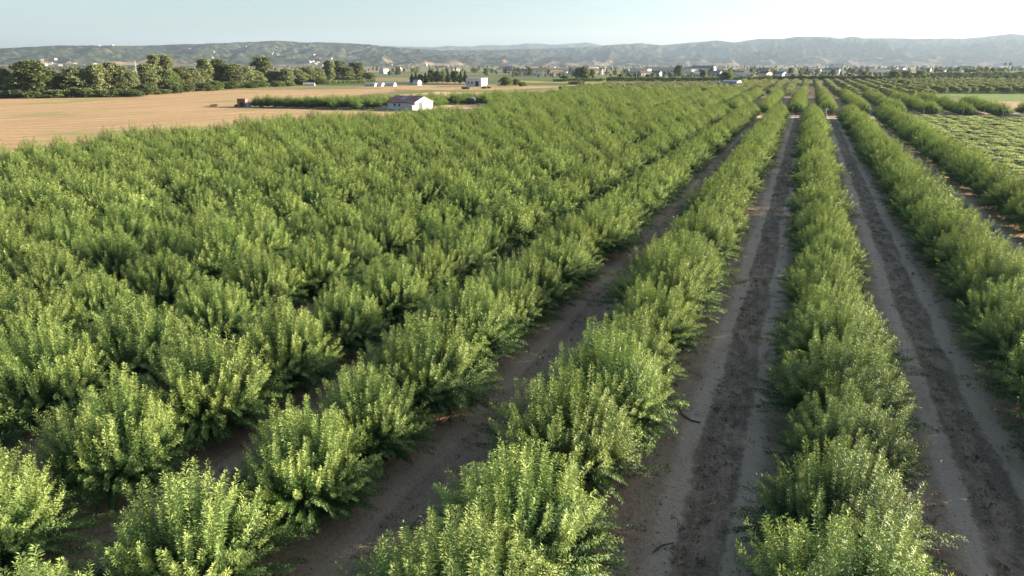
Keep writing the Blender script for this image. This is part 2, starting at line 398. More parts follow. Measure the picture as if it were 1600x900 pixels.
def hill_point(u, frac):
    b = px_bearing(u, 80)[0]; i = int(np.clip(np.searchsorted(HA, b), 0, len(HA)-1)); j = int(frac/1.35*(HD.shape[1]-1))
    D = HD[i, j]; fw, r = D*math.cos(b), D*math.sin(b)
    return (r*cy-fw*sy, r*sy+fw*cy, float(HH[i, j]))

# ------------------------------------------------------------------ foliage builders
def unit(v): return v/np.maximum(np.linalg.norm(v, axis=-1, keepdims=True), 1e-9)
def leaves_mesh(name, pos, d, nrm, length, width, tint, mat, fold=.25):
    """pointed leaves, two triangles each folded along the midrib"""
    d = unit(d); s = unit(np.cross(d, nrm)); n = unit(np.cross(s, d))
    L = length[:, None]; W = width[:, None]
    tip = pos+d*L; mid = pos+d*L*.45+n*W*fold
    v = np.stack([pos, mid-s*W*.5, tip, mid+s*W*.5], 1).reshape(-1, 3)
    # fold: base and tip stay low, edges lift a little
    q = np.arange(len(pos))[:, None]*4
    f = np.concatenate([q+np.array([[0, 1, 2]]), q+np.array([[0, 2, 3]])], 0)
    return np_mesh(name, v, f, mat, attrs={'tint': np.repeat(tint, 4)})
def almond_crown(name, seed, n_shoot, n_leaf, leaf_l, leaf_w, mat=M_ALMOND, top=3.85, rad=2.8):
    g = np.random.default_rng(seed)
    az = g.random(n_shoot)*2*math.pi
    cosr = g.random(n_shoot)
    th = np.arccos(np.clip(1-cosr*1.42, -1, 1))              # angle from vertical, a little below horizontal too
    lob = 1+.10*np.sin(az*3+g.random()*6)+.07*np.sin(az*5+g.random()*6)
    cz = .95
    Rv = top-cz; Rh = rad*lob
    pe = 1.17; env = ((np.abs(np.cos(th))/np.where(th < 1.57, Rv, .72))**pe+(np.sin(th)/Rh)**pe)**(-1/pe)
    reach = np.where(g.random(n_shoot) < .62, g.normal(1.0, .085, n_shoot), g.uniform(.62, .95, n_shoot))
    spike = g.random(n_shoot) < .26
    spike = spike & (th < 1.12)
    for _ in range(9):                         # uneven outline: fuller and thinner sectors
        q = g.normal(0, 1, 3); q /= np.linalg.norm(q)
        dq = np.stack([np.sin(th)*np.cos(az), np.sin(th)*np.sin(az), np.cos(th)], 1)@q
        env = env*(1+g.uniform(-.15, .13)*np.exp(-((1-dq)/.16)))
    dirn = np.stack([np.sin(th)*np.cos(az), np.sin(th)*np.sin(az), np.cos(th)], 1)
    tip = np.array([0, 0, cz])+dirn*(env*reach)[:, None]
    start = np.array([0, 0, .6])+(tip-np.array([0, 0, .6]))*g.uniform(.30, .55, n_shoot)[:, None]+g.normal(0, .12, (n_shoot, 3))
    # upright habit: the start slides under the tip, outward for the low shoots
    up = np.clip(1.3-th, 0, 1)[:, None]
    start[:, :2] = start[:, :2]*(1-.55*up)+tip[:, :2]*(.55*up)
    Ls_ = g.uniform(.75, 1.25, n_shoot)[:, None]; hd = dirn*np.array([1, 1, 0])
    tip = np.where(spike[:, None], np.array([0, 0, cz])+dirn*env[:, None]*.96+np.array([0, 0, 1])*(g.random(n_shoot)**1.6*.75)[:, None], tip)
    start = np.where(spike[:, None], tip-(hd*.28+np.array([0, 0, 1])+g.normal(0, .07, (n_shoot, 3)))*Ls_, start)
    sag = np.where(th > 1.25, -.28, .18)*g.uniform(.4, 1.2, n_shoot)*np.where(spike, .15, 1)
    t = (np.arange(n_leaf)+.5)/n_leaf
    t = t**.8
    T = t[None, :]+g.normal(0, .012, (n_shoot, n_leaf))
    P = start[:, None]+(tip-start)[:, None]*T[..., None]
    bend = 4*T*(1-T)*sag[:, None]
    P[..., 2] -= bend*.55*np.where(th > 1.25, -1, 1)[:, None]*np.sign(sag)[:, None]
    ax = unit(tip-start)[:, None]
    ph = np.arange(n_leaf)[None]*2.4+g.random((n_shoot, 1))*6.28+g.normal(0, .3, (n_shoot, n_leaf))
    ref = unit(np.cross(ax, np.array([.31, .77, .55]))); ref2 = np.cross(ax, ref)
    rad_ = ref*np.cos(ph)[..., None]+ref2*np.sin(ph)[..., None]
    D = rad_*.85+ax*(.35+.5*T[..., None])+np.array([0, 0, -.46])+g.normal(0, .18, P.shape)
    NR = ax*1.0+g.normal(0, .45, P.shape)+np.array([0, 0, .5])
    P = P+rad_*.02
    Ls = leaf_l*g.uniform(.7, 1.2, (n_shoot, n_leaf))*(1-.35*np.clip((T-.8)/.2, 0, 1))
    Ws = leaf_w*g.uniform(.75, 1.2, (n_shoot, n_leaf))
    young_lit = np.clip((T-.30)/.5, 0, 1)*np.clip(reach-.70, 0, .25)[:, None]/.25*np.clip((1.75-th)/.7, .1, 1)[:, None]  # young tip growth, plus lit tops and shaded skirts painted into the leaf colour
    young_lit = np.where(spike[:, None], .45+.55*T, young_lit)
    tint = np.clip(.02+.18*g.random((n_shoot, n_leaf))+.30*g.random((n_shoot, 1))+.62*young_lit, 0, 1)
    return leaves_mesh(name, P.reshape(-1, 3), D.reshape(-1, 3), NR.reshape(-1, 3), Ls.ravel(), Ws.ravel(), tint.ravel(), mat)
def almond_trunk(name, seed):
    r = random.Random(seed); b = MB()
    b.tube((0, 0, -.05), (.02, 0, .52), .105, .085, 8)
    for k in range(6):
        a = k*1.047+r.uniform(-.3, .3); p = Vector((.02, 0, .46)); d = Vector((math.cos(a)*.75, math.sin(a)*.75, 1)).normalized(); rad = .055
        for s in range(4):
            q = p+d*r.uniform(.34, .48); b.tube(p, q, rad, rad*.7, 6); rad *= .68; p = q
            d = (d+Vector((r.uniform(-.25, .25), r.uniform(-.25, .25), .2))).normalized()
    return b.mesh(name, M_BARK)

def blob_tree(name, seed, height, crown_r, base, nblob, nleaf, leaf, mat, shape='round'):
    """crown made of many leaf clumps on limbs; returns crown mesh and trunk mesh"""
    g = np.random.default_rng(seed); r = random.Random(seed)
    C = []; RR = []
    for i in range(nblob):
        u = (i+.5)/nblob
        z = base+(height-base)*(u**.85)
        if shape == 'round': w = math.sin(math.pi*min(1, .18+.80*u))**.7
        elif shape == 'tall': w = .55+.45*math.sin(math.pi*u)
        else: w = max(.06, 1-u)
        a = i*2.39996+r.uniform(-.5, .5); q = crown_r*w*math.sqrt(r.uniform(.08, 1))*.78
        C.append((q*math.cos(a), q*math.sin(a), z)); RR.append(crown_r*r.uniform(.26, .46)*(1 if shape != 'cone' else max(.28, 1-u)))
    C = np.array(C); RR = np.array(RR); C[:, 2] = np.minimum(C[:, 2], height-RR*.6)
    idx = g.choice(nblob, nleaf, p=RR**2/np.sum(RR**2))
    d = unit(g.normal(0, 1, (nleaf, 3))); d[:, 2] = np.where(d[:, 2] < -.3, -d[:, 2], d[:, 2])
    P = C[idx]+d*(RR[idx]*(g.random(nleaf)**.4)*g.uniform(.75, 1.12, nleaf))[:, None]*np.array([1, 1, .8])
    out = d+g.normal(0, .55, (nleaf, 3))+np.array([0, 0, -.15])
    nr = d+g.normal(0, .5, (nleaf, 3))
    tint = np.clip(.25+.3*g.random(nleaf)+.35*g.random(nblob)[idx]-.1, 0, 1)
    cm = leaves_mesh(name+'_crown', P, out, nr, leaf*g.uniform(.7, 1.4, nleaf), leaf*.62*g.uniform(.7, 1.3, nleaf), tint, mat)
    b = MB(); tr = .035*height*.5+.05
    b.tube((0, 0, -.2), (0, 0, base), tr, tr*.8, 7); b.tube((0, 0, base), (0, 0, height*.8), tr*.8, tr*.2, 6)
    for i in range(0, nblob, max(1, nblob//9)):
        z0 = max(base*.8, C[i][2]-crown_r*.7); b.tube((0, 0, z0), C[i], tr*.4, tr*.1, 5)
    return cm, b.mesh(name+'_trunk', M_GREYBARK)
def plant_tree(name, meshes, loc, rz, s, label, cat='tree', group=None, parts=True):
    root = empty(name, (loc[0], loc[1], loc[2] if len(loc) > 2 else 0), rz)
    root.scale = s if isinstance(s, tuple) else (s, s, s)
    link('crown', meshes[0], root); link('trunk', meshes[1], root)
    return tag(root, label, cat, group)

# ------------------------------------------------------------------ almond orchard
SP = 3.88
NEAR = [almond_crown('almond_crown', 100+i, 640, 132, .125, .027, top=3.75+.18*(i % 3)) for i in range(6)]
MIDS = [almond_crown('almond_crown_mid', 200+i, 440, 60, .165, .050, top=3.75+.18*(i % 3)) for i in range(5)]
TRK = [almond_trunk('almond_trunk', 40+i) for i in range(3)]
trees = []                                   # (row key, X, Y, rz, scale)
r = random.Random(77)
PH = {0: 13.6, -1: 13.9, -2: 13.3, -3: 12.5, -4: 14.6, 1: 13.1, 2: 12.0}
for k in range(-15, 3):
    x0 = {2: 18.2, 1: 10.3, 0: 2.3, -1: -5.4, -2: -12.4, -3: -18.6}.get(k, -18.6+6.2*(k+3)); ph = PH.get(k, r.uniform(10, 14))
    for j in range(-12, 60):
        y = ph+SP*j
        if y > cross(x0)-5+(8 if x0 < -60 else 0) or y < -30 or (x0 < -90 and y > 118) or (x0 < -86 and y > 130) or (x0 < -80 and y > 150): continue
        pu, pv, pd = project(x0, y, 2)
        if 692 < pu < 766 and 160 < pd < 222: continue              # the yard with the water tanks
        trees.append((k, x0+r.gauss(0, .16), y+r.gauss(0, .2), r.uniform(0, 6.28), r.uniform(.86, 1.10)*(1.03 if k <= -2 else {-1: 1.08, 0: 1.03}.get(k, 1.04))*(.72 if r.random() < .03 else 1)))
def shows(X, Y):
    u, v, D = project(X, Y, 2.0)
    if D < 6: return None
    m = 2.0*F/D
    if u+m*.75 < 0 or u-m*.75 > 1600 or v-m*1.5 > 900: return None
    return D
vis = sorted([(shows(t[1], t[2]), i) for i, t in enumerate(trees) if shows(t[1], t[2])])
pick = set(i for _, i in vis[:300])
ROWN = {0: 'in the row between the two wide dirt lanes', -1: 'in first row left of central lane',
        1: 'in the row right of the right-hand lane', 2: 'in the last row beside the olive field'}
byrow = {}
for i in pick: byrow.setdefault(trees[i][0], []).append(i)
first = {}
rest = [t for i, t in enumerate(trees) if i not in pick]
for k in sorted(byrow, reverse=True):
    row = ROWN.get(k) or 'in %s row left of central lane' % nth(-k)
    for n, i in enumerate(sorted(byrow[k], key=lambda q: trees[q][2]), 1):
        _, X, Y, rz, s = trees[i]
        D = project(X, Y, 2)[2]
        e = empty('almond_tree', (X, Y, .02), rz); e.scale = (s, s, s*r.uniform(.93, 1.1)*(.95 if trees[i][0] > -2 else .96))
        c = link('crown', NEAR[i % 6] if D < 48 else MIDS[i % 5], e)
        link('trunk', TRK[i % 3], e)
        if D >= 48: first.setdefault(i % 5, c)
        tag(e, 'almond tree, %s from the front, %s' % (nth(n), row), 'tree', 'almond trees in the orchard rows')
# far block, rows shifted by half a row; then all the trees past the 300 nearest as one mass
far = []
for k in range(-21, 7):
    x0 = 6.3+8*k; ph = r.uniform(0, 4)
    for j in range(0, 70):
        y = (cross(x0)+9 if x0 > -97 else 173.5)+ph*.25+SP*j
        lim = 306 if x0 < 20 else min(306, 303-(x0-36)*4.2)
        if y > lim or (x0 < -97 and x0 < -158+(y-172)*.72): continue
        pu, pv, pd = project(x0, y, 2)
        if x0 < -97 and 566 < pu < 700 and pd < 204: continue
        if 692 < pu < 766 and 160 < pd < 222: continue
        far.append((k, x0+r.gauss(0, .15), y+r.gauss(0, .2), r.uniform(0, 6.28), r.uniform(.86, 1.08)))
for i in range(17):
    x = -156+3.3*i
    if project(x, cross(x)+5, 2)[0] > 585: continue
    far.append((0, x+r.uniform(-.3, .3), cross(x)+5.5+r.uniform(-.4, .4), r.uniform(0, 6.28), r.uniform(.9, 1.1)))
def mass(name, pts, sources, label, cat):
    """one object: points that carry copies of the given visible crowns, by geometry nodes"""
    me = bpy.data.meshes.new(name)
    me.vertices.add(len(pts)); me.vertices.foreach_set('co', np.array([(p[1], p[2], .02) for p in pts], np.float32).ravel())
    for an, q in (('turn', 3), ('grow', 4)):
        a = me.attributes.new(an, 'FLOAT', 'POINT'); a.data.foreach_set('value', np.array([p[q] for p in pts], np.float32))
    a = me.attributes.new('sort', 'INT', 'POINT'); a.data.foreach_set('value', np.array([i % len(sources) for i in range(len(pts))], np.int32))
    o = link(name, me); tag(o, label, cat, None, 'stuff')
    ng = bpy.data.node_groups.new(name+'_nodes', 'GeometryNodeTree'); ng.is_modifier = True
    ng.interface.new_socket('Geometry', in_out='INPUT', socket_type='NodeSocketGeometry')
    ng.interface.new_socket('Geometry', in_out='OUTPUT', socket_type='NodeSocketGeometry')
    gi_ = ng.nodes.new('NodeGroupInput'); go_ = ng.nodes.new('NodeGroupOutput'); jn = ng.nodes.new('GeometryNodeJoinGeometry')
    def attr(nm, ty):
        n = ng.nodes.new('GeometryNodeInputNamedAttribute'); n.data_type = ty; n.inputs['Name'].default_value = nm; return n.outputs[0]
    rot = ng.nodes.new('ShaderNodeCombineXYZ'); ng.links.new(attr('turn', 'FLOAT'), rot.inputs[2])
    e2r = ng.nodes.new('FunctionNodeEulerToRotation'); ng.links.new(rot.outputs[0], e2r.inputs[0])
    for i, s in enumerate(sources):
        oi = ng.nodes.new('GeometryNodeObjectInfo'); oi.inputs['Object'].default_value = s; oi.inputs['As Instance'].default_value = False
        oi.transform_space = 'ORIGINAL'
        cmp_ = ng.nodes.new('FunctionNodeCompare'); cmp_.data_type = 'INT'; cmp_.operation = 'EQUAL'
        ng.links.new(attr('sort', 'INT'), cmp_.inputs[2]); cmp_.inputs[3].default_value = i
        ip = ng.nodes.new('GeometryNodeInstanceOnPoints')
        ng.links.new(gi_.outputs[0], ip.inputs['Points']); ng.links.new(cmp_.outputs[0], ip.inputs['Selection'])
        ng.links.new(oi.outputs['Geometry'], ip.inputs['Instance']); ng.links.new(e2r.outputs[0], ip.inputs['Rotation'])
        ng.links.new(attr('grow', 'FLOAT'), ip.inputs['Scale']); ng.links.new(ip.outputs[0], jn.inputs[0])
    ng.links.new(jn.outputs[0], go_.inputs[0])
    md = o.modifiers.new('copies', 'NODES'); md.node_group = ng
    return o
rand_order = lambda L: random.Random(3).sample(L, len(L))
srcs = [first[i] for i in sorted(first)]
mass('almond_orchard', rand_order(rest+far), srcs, 'dense mass of further almond trees filling the orchard blocks', 'trees')

# ------------------------------------------------------------------ olives
OL = [blob_tree('olive_bush', 300+i, 1.75, 1.25, .3, 16, 4200, .15, M_OLIVE, 'round') for i in range(4)]
for cm_, _ in OL:
    cm_.transform(Matrix.Diagonal((1.45, 1.5, .66, 1)))
olives = []
for k in range(0, 40):
    x0 = 24.0+2.7*k
    for j in range(0, 145):
        y = 18+1.5*j+r.uniform(-.1, .1)
        if y > cross(x0)-5: continue
        olives.append((k, x0+r.gauss(0, .12), y+r.gauss(0, .15), r.uniform(0, 6.28), r.uniform(.78, 1.12)*(1 if r.random() > .06 else .55)))
def hidden_by_row(X, Y):
    # the last almond row stands between the camera and the nearest olives
    t = 18.3/X if X > 18.3 else 1; return H+(1.5-H)*t < 2.9
olives = [(a, b, c, d, e) for a, b, c, d, e in olives]
ov = sorted([(shows(t[1], t[2]), i) for i, t in enumerate(olives) if shows(t[1], t[2]) and not hidden_by_row(t[1], t[2])])
opick = [i for _, i in ov[:300]]; oset = set(opick); orow = {}
for i in opick: orow.setdefault(olives[i][0], []).append(i)
ofirst = {}
for k in sorted(orow):
    for n, i in enumerate(sorted(orow[k], key=lambda q: -olives[q][2]), 1):
        _, X, Y, rz, s = olives[i]
        o = link('olive_bush', OL[i % 4][0], None, (X, Y, .03), rz); o.scale = (s, s, s)
        ofirst.setdefault(i % 4, o)
        tag(o, 'olive bush, %s from the far end of %s row beyond almonds' % (nth(n), nth(k+1)), 'olive bush', 'olive bushes in the right-hand field')
mass('olive_grove', rand_order([t for i, t in enumerate(olives) if i not in oset]), [ofirst[i] for i in sorted(ofirst)], 'remaining low grey-green olive bushes covering the right-hand field', 'olive bushes')
# far olive blocks behind the second almond block (pale grey-green), reading as one mass
fo = []
FO = [blob_tree('far_olive', 320+i, 2.6, 1.7, .5, 14, 1300, .34, M_FAROLIVE, 'round') for i in range(3)]
for k in range(-17, 40):
    x0 = 5.8+7*k*.93
    for j in range(0, 90):
        y = 314+3.7*j+r.uniform(-.3, .3)
        if x0 < 45 and y > (412+(x0+100)*.35 if x0 < -40 else 545+x0*.3): continue
        if x0 > 45 and (y < 374+(x0-45)*.12 or y > 590+(x0-45)*.3): continue
        fo.append((k, x0+r.gauss(0, .2), y, r.uniform(0, 6.28), r.uniform(.8, 1.15)))
fsrc = []
for i in range(3):
    X, Y = ground(1410+55*i, 146-i, 2.4)
    o = link('olive_tree', FO[i][0], None, (58+9*i, 371+2*i, .03)); tag(o, 'pale olive tree, %s from the left along the near edge of far right grove' % nth(i+1), 'olive tree', 'front olive trees of the far right grove'); fsrc.append(o)
mass('far_olive_grove', rand_order(fo), fsrc, 'pale grey-green far groves behind the almond blocks', 'olive trees')

# ------------------------------------------------------------------ trees and shrubs beyond the orchard
def height_at(X, Y, v):
    """height above ground at which the vertical through (X, Y) is seen at image row v"""
    fw = -X*sy+Y*cy; y = (v-450)/F
    # (dn/D) = y  with dz = Z-H
    dz = -fw*(sp+y*cp)/(cp-y*sp)
    return H+dz
UNIT = {'broad': [blob_tree('broad_tree', 500+i, 10, 4.2, 1.2, 26, 5200, .62, M_BROADLEAF) for i in range(3)],
        'wood': [blob_tree('wood_tree', 520+i, 10, 3.6, .8, 30, 5200, .60, M_WOOD) for i in range(4)],
        'tall': [blob_tree('tall_tree', 540+i, 10, 2.4, 1.6, 26, 4200, .52, M_WOOD, 'tall') for i in range(3)],
        'conifer': [blob_tree('conifer', 560+i, 10, 2.6, .6, 26, 4200, .50, M_PINE, 'cone') for i in range(2)],
        'shrub': [blob_tree('shrub', 580+i, 10, 8, .4, 18, 3000, 1.5, M_BROADLEAF) for i in range(3)]}
UR = {'broad': 4.2, 'wood': 3.6, 'tall': 2.4, 'conifer': 2.6, 'shrub': 8}
used = {}
def put_tree(kind, name, u, vb, vt, wpx, label, cat, group=None, dist=None, extra=0):
    X, Y = ground(u, vb) if dist is None else ray_at(u, dist)
    D = project(X, Y)[2]; h = max(.8, height_at(X, Y, vt))*1.02
    w = wpx/2*D/F*1.12
    i = used[kind] = used.get(kind, -1)+1
    q = UNIT[kind][i % len(UNIT[kind])]
    return plant_tree(name, q, (X, Y, 0), r.uniform(0, 6.28), (w/UR[kind], w/UR[kind], h/10), label, cat, group)
def base_v(u): return float(np.interp(u, [0, 200, 300, 400, 450, 520, 580], [153, 150, 143, 136, 134, 129, 127]))
WOOD = [('wood',4,112,30,'mid-green'),('wood',12,110,26,'pale green'),('wood',33,117,34,'low dark green'),('broad',58,98,58,'widest dark green'),('wood',82,113,30,'sloping green'),('broad',100,117,28,'low rounded green'),
        ('wood',124,108,38,'dense dark'),('wood',138,118,22,'brownish half-bare'),('wood',158,103,36,'tall dark olive'),('tall',182,100,26,'upright dark green'),('wood',196,106,24,'narrow grey-green'),('wood',210,112,22,'dark green'),
        ('wood',234,102,32,'pale yellow-green'),('tall',249,88,20,'tall brownish leafy'),('tall',264,89,24,'tallest grey-brown'),('broad',264,112,34,'low leafy green'),('wood',286,107,36,'pale grey-green'),('wood',306,108,26,'rounded light green'),
        ('tall',324,94,24,'tall dark topped'),('wood',345,95,32,'tall broad olive green'),('wood',366,102,36,'sunlit yellowish'),('wood',388,106,24,'grey-green'),('tall',412,91,28,'bright yellow-green'),('wood',402,112,26,'low dark green'),
        ('wood',432,112,28,'thin grey'),('wood',450,109,26,'pale feathery'),('wood',468,110,24,'dull grey-green'),('wood',484,106,26,'greyish loose'),('wood',499,108,22,'low grey'),('tall',516,96,18,'tall slender green'),
        ('tall',533,96,20,'tall leaning olive'),('wood',545,106,20,'small pale'),('tall',557,99,24,'tall ragged'),('broad',575,114,24,'small round dark')]
for n, (k, u, vt, w, lk) in enumerate(WOOD, 1):
    back = 1.6 if vt < 97 and u < 430 else 0
    put_tree(k, 'woodland_tree', u, base_v(u)-back-r.uniform(0, 1), vt, w, '%s tree in the left wood, %s from the left of that wood' % (lk, nth(n)), 'tree', 'trees of the wood left of the stubble')
for n in range(26):
    u = 6+n*22.3+r.uniform(-4, 4); vb = base_v(u)+r.uniform(.2, 1.4)
    put_tree('shrub', 'shrub', u, vb, vb-r.uniform(7, 15)*(1 if u < 420 else .6), r.uniform(22, 34)*(1 if u < 420 else .8), 'leafy shrub along the foot of the left wood, %s from the left' % nth(n+1), 'shrub', 'shrubs edging the left wood')
for n in range(30):                          # second line of the wood
    u = -4+n*19+r.uniform(-5, 5); vb = base_v(u)-3
    put_tree('wood', 'woodland_tree', u, vb, r.uniform(112, 119) if u < 430 else r.uniform(110, 115), r.uniform(24, 32), 'half-hidden tree in the back of the left wood, %s from the left' % nth(n+1), 'tree', 'half-hidden trees at the back of the left wood')
PINES = [('conifer',644,116,10),('conifer',650,112.5,9),('broad',657,117,11),('conifer',665,114.5,10),('broad',675,110.5,17),('broad',684,112,12),('broad',691,113,13),('conifer',700,111,10),('broad',711,112,14),('conifer',720,111.5,9),('conifer',727,110.5,10)]
for n, (k, u, vt, w) in enumerate(PINES, 1):
    put_tree(k, 'dark_tree', u, 130.5+r.uniform(-.5, .3), vt, w, 'dark %s in the clump left of the white box house, %s from the left' % ('conifer' if k == 'conifer' else 'leafy tree', nth(n)), 'tree', 'dark tree clump beside the white box house')
SINGLE = [('broad',790,135.5,121,20,'bushy green tree just right of the white box house'),('broad',806,134.5,124,14,'dark tree beside the yellow crop strip, left of it'),('shrub',816,135,129,14,'low dark shrub at the left end of the yellow crop strip'),
  ('broad',903,126,107.5,13,'left half of the tall dark tree pair before the town'),('broad',912,126,105,14,'taller right half of the dark tree pair before the town'),('wood',916,127.5,117,13,'pale green tree at the foot of the tall dark pair'),
  ('broad',882,127,118,14,'round dark tree left of the tall pair'),('shrub',872,127.5,123.5,14,'low dark shrub left of the round dark tree'),('shrub',900,132.5,127.5,22,'low dark mound of shrub in the yellow field'),('shrub',910,132,127,9,'small grey shrub beside the low dark mound'),
  ('broad',970,126,116,11,'round dark tree right of the tall dark pair'),('conifer',992,122,114,6,'pointed dark tree before the town roofs'),('broad',1001,124,119,8,'little dark tree right of the pointed tree'),('wood',1060,121,103,15,'tall pale solitary tree rising above the town roofs'),
  ('tall',1112,118,106,6,'slim upright tree right of the tall pale tree'),('broad',1135,133,113,21,'green tree standing behind the grey metal barn'),('wood',1012,123,116,9,'small grey-green tree before the long town hall'),('broad',1395,128,112,20,'bushy dark tree at the left end of the far right grove'),
  ('broad',1416,124,111.5,18,'wide dark tree second from the left behind the far grove'),('broad',1437,124,111,18,'rounded dark tree third from the left behind the far grove'),('shrub',1409,136,126,17,'dark shrub at the corner of the far right grove'),('wood',1418,140,127,5,'yellowish sapling beside the dark corner shrub'),
  ('tall',1496,117,104.5,6,'slim dark tree rising over the far right hedge'),('broad',1520,119,109,22,'wide dark tree above the far right hedge'),('tall',1540,118,104.5,7,'thin dark tree left of the white house with windows'),('broad',1550,117,106,10,'leafy tree behind the white house with windows'),
  ('shrub',1558,116,108,12,'greenish tree touching the white house roof on its right'),('broad',712,161,150.5,24,'round dark bush left of the twin water tanks'),('shrub',664,170.5,163.5,6.5,'small dark bush against the white gable of the farm shed'),
  ('shrub',728,139.5,136,13,'low clipped dark bush in the far stubble below the box house'),('shrub',757,138.8,135,9,'small dark bush right of the clipped bush'),('shrub',764,138.4,135.4,6,'tiny dark bush, rightmost of three in the far stubble')]
for k, u, vb, vt, w, lab in SINGLE:
    nm = {'shrub': 'shrub', 'conifer': 'conifer_tree'}.get(k, 'tree')
    put_tree(k, nm, u, vb, vt, w, lab, 'shrub' if k == 'shrub' else 'tree')
# palms
def palm_meshes(seed):
    g = np.random.default_rng(seed); b = MB(); b.tube((0, 0, -.2), (.15, 0, 9.2), .22, .16, 7)
    P, D, NR, L, W = [], [], [], [], []
    for i in range(46):
        a = g.random()*6.28; el = g.uniform(-.6, 1.3); d = np.array([math.cos(a)*math.cos(el), math.sin(a)*math.cos(el), math.sin(el)])
        p = np.array([.15, 0, 9.2])
        for s in range(5):
            P.append(p.copy()); D.append(d.copy()); NR.append([0, 0, 1]); L.append(.62); W.append(.30); p = p+d*.42; d = d+np.array([0, 0, -.17])
    return leaves_mesh('palm_crown', np.array(P), np.array(D), np.array(NR, float), np.array(L), np.array(W), g.random(len(P)), M_PALM), b.mesh('palm_trunk', M_GREYBARK)
PALM = [palm_meshes(i) for i in range(2)]
for n, (u, vb, vt, lab) in enumerate([(1567.5,113,98.5,'tall palm, left one of the pair on the far right skyline'),(1575,113,98,'tall palm, right one of the pair on the far right skyline'),(1335,120,112,'short palm before the town, right of the white block'),
      (1265,119,111,'short palm in the town, left of the white block'),(1296,119,112.5,'short palm just beside the white block in the town'),(1371,119,113,'small palm left of the dark grove-end tree')]):
    X, Y = ground(u, vb+3); h = height_at(X, Y, vt); D = project(X, Y)[2]
    s = h/10.4; plant_tree('palm_tree', PALM[n % 2], (X, Y, 0), n*1.3, (max(s, .8), max(s, .8), s), lab, 'palm tree')
def hedge(u0, v0, u1, v1, h, wd, n, leaf, mat, label, name='hedge'):
    a = Vector((*ground(u0, v0), 0)); b = Vector((*ground(u1, v1), 0)); L = (b-a).length; g = np.random.default_rng(int(u0))
    t = g.random(n); lump = .62+.38*fbm(t*L/5+u0, t*0+3, 3)
    z = h*lump*np.sqrt(g.random(n)); q = g.uniform(-.5, .5, n)*wd*(1-.5*z/h)
    d = np.array([(b-a).x, (b-a).y, 0])/L; pn = np.array([-d[1], d[0], 0])
    P = np.outer(t*L, d)+np.outer(q, pn)+np.outer(z, [0, 0, 1])
    dd = g.normal(0, 1, (n, 3)); dd[:, 2] = np.abs(dd[:, 2])
    me = leaves_mesh(name, P, dd, g.normal(0, 1, (n, 3)), leaf*g.uniform(.7, 1.3, n), leaf*.6*np.ones(n), np.clip(.2+.4*g.random(n)+.5*(lump-.8), 0, 1), mat)
    return tag(link(name, me, None, a), label, 'hedge')
hedge(948, 129, 1205, 128, 4.2, 5, 9000, .9, M_BROADLEAF, 'long dark hedge before the middle of the town')
hedge(1190, 126, 1392, 126.5, 4.2, 5, 9000, .9, M_BROADLEAF, 'long green hedge closing off the far rows in the centre right')
hedge(1440, 123.5, 1640, 122.5, 6.5, 7, 9000, 1.1, M_BROADLEAF, 'tall dark hedge behind the far right grove')
hedge(505, 131.5, 585, 129.5, 2.2, 6, 4000, .8, M_BROADLEAF, 'low green hedge beside the grey tunnel near the wood')
hedge(865, 128, 945, 127.5, 2.6, 4, 3000, .8, M_BROADLEAF, 'low dark hedge under the tall dark tree pair')
for n, (u, vb, vt, w) in enumerate([(335,166.5,163,12),(448,167,159.5,9),(408,167.5,163,6),(430,167.5,164,5),(486,168,163,6),(370,167,163.5,8)]):
    X, Y = ground(u, vb); D = project(X, Y)[2]; s = w/2*D/F/8*1.1
    if n == 0: UNIT['dry'] = [blob_tree('dry_bush', 600+i, 10, 8, .4, 14, 1600, 1.5, leaf_mat('dry_leaf', (.20, .14, .07), (.32, .23, .12), (.45, .34, .19))) for i in range(2)]
    plant_tree('dry_bush', UNIT['dry'][n % 2], (X, Y, 0), n, (s, s, height_at(X, Y, vt)/10), 'dried tan bush at the stubble edge, %s from the left' % nth([2, 5, 3, 4, 6, 1][n] if n != 5 else 2) if n not in (0, 5) else ('leftmost dried tan bush lying out in the stubble' if n == 0 else 'dried tan bush just left of the rusty cabin'), 'dry bush')

# ------------------------------------------------------------------ buildings
def corner_frame(name, u, vb, th, label, cat, dist=None):
    """a building whose nearest vertical edge stands at bearing u; local +x runs away to the left, local -y away to the right"""
    X, Y = ground(u, vb) if dist is None else ray_at(u, dist)
    n = math.hypot(X, Y); f = (X/n, Y/n); rr = (f[1], -f[0])
    ax = (-rr[0]*math.cos(th)+f[0]*math.sin(th), -rr[1]*math.cos(th)+f[1]*math.sin(th))
    e = empty(name, (X, Y, 0), math.atan2(ax[1], ax[0])); return tag(e, label, cat)
def window(parent, mat_frame, x, y, z, w, h, axis, name='window'):
    """frame with a dark pane set on the outside face of a wall; axis 'x' = wall runs along x (outside is +y)"""
    b = MB(); p = MB(); t = .06
    if axis == 'x':
        b.box(x-w/2-t, x+w/2+t, y, y+.05, z-t, z+h+t); p.box(x-w/2, x+w/2, y+.05, y+.065, z, z+h)
    else:
        b.box(y-.05, y, x-w/2-t, x+w/2+t, z-t, z+h+t); p.box(y-.065, y-.05, x-w/2, x+w/2, z, z+h)
    f = b.build(name, mat_frame, parent); p.build('pane', M_GLASS if name == 'window' else M_DARK, f); return f
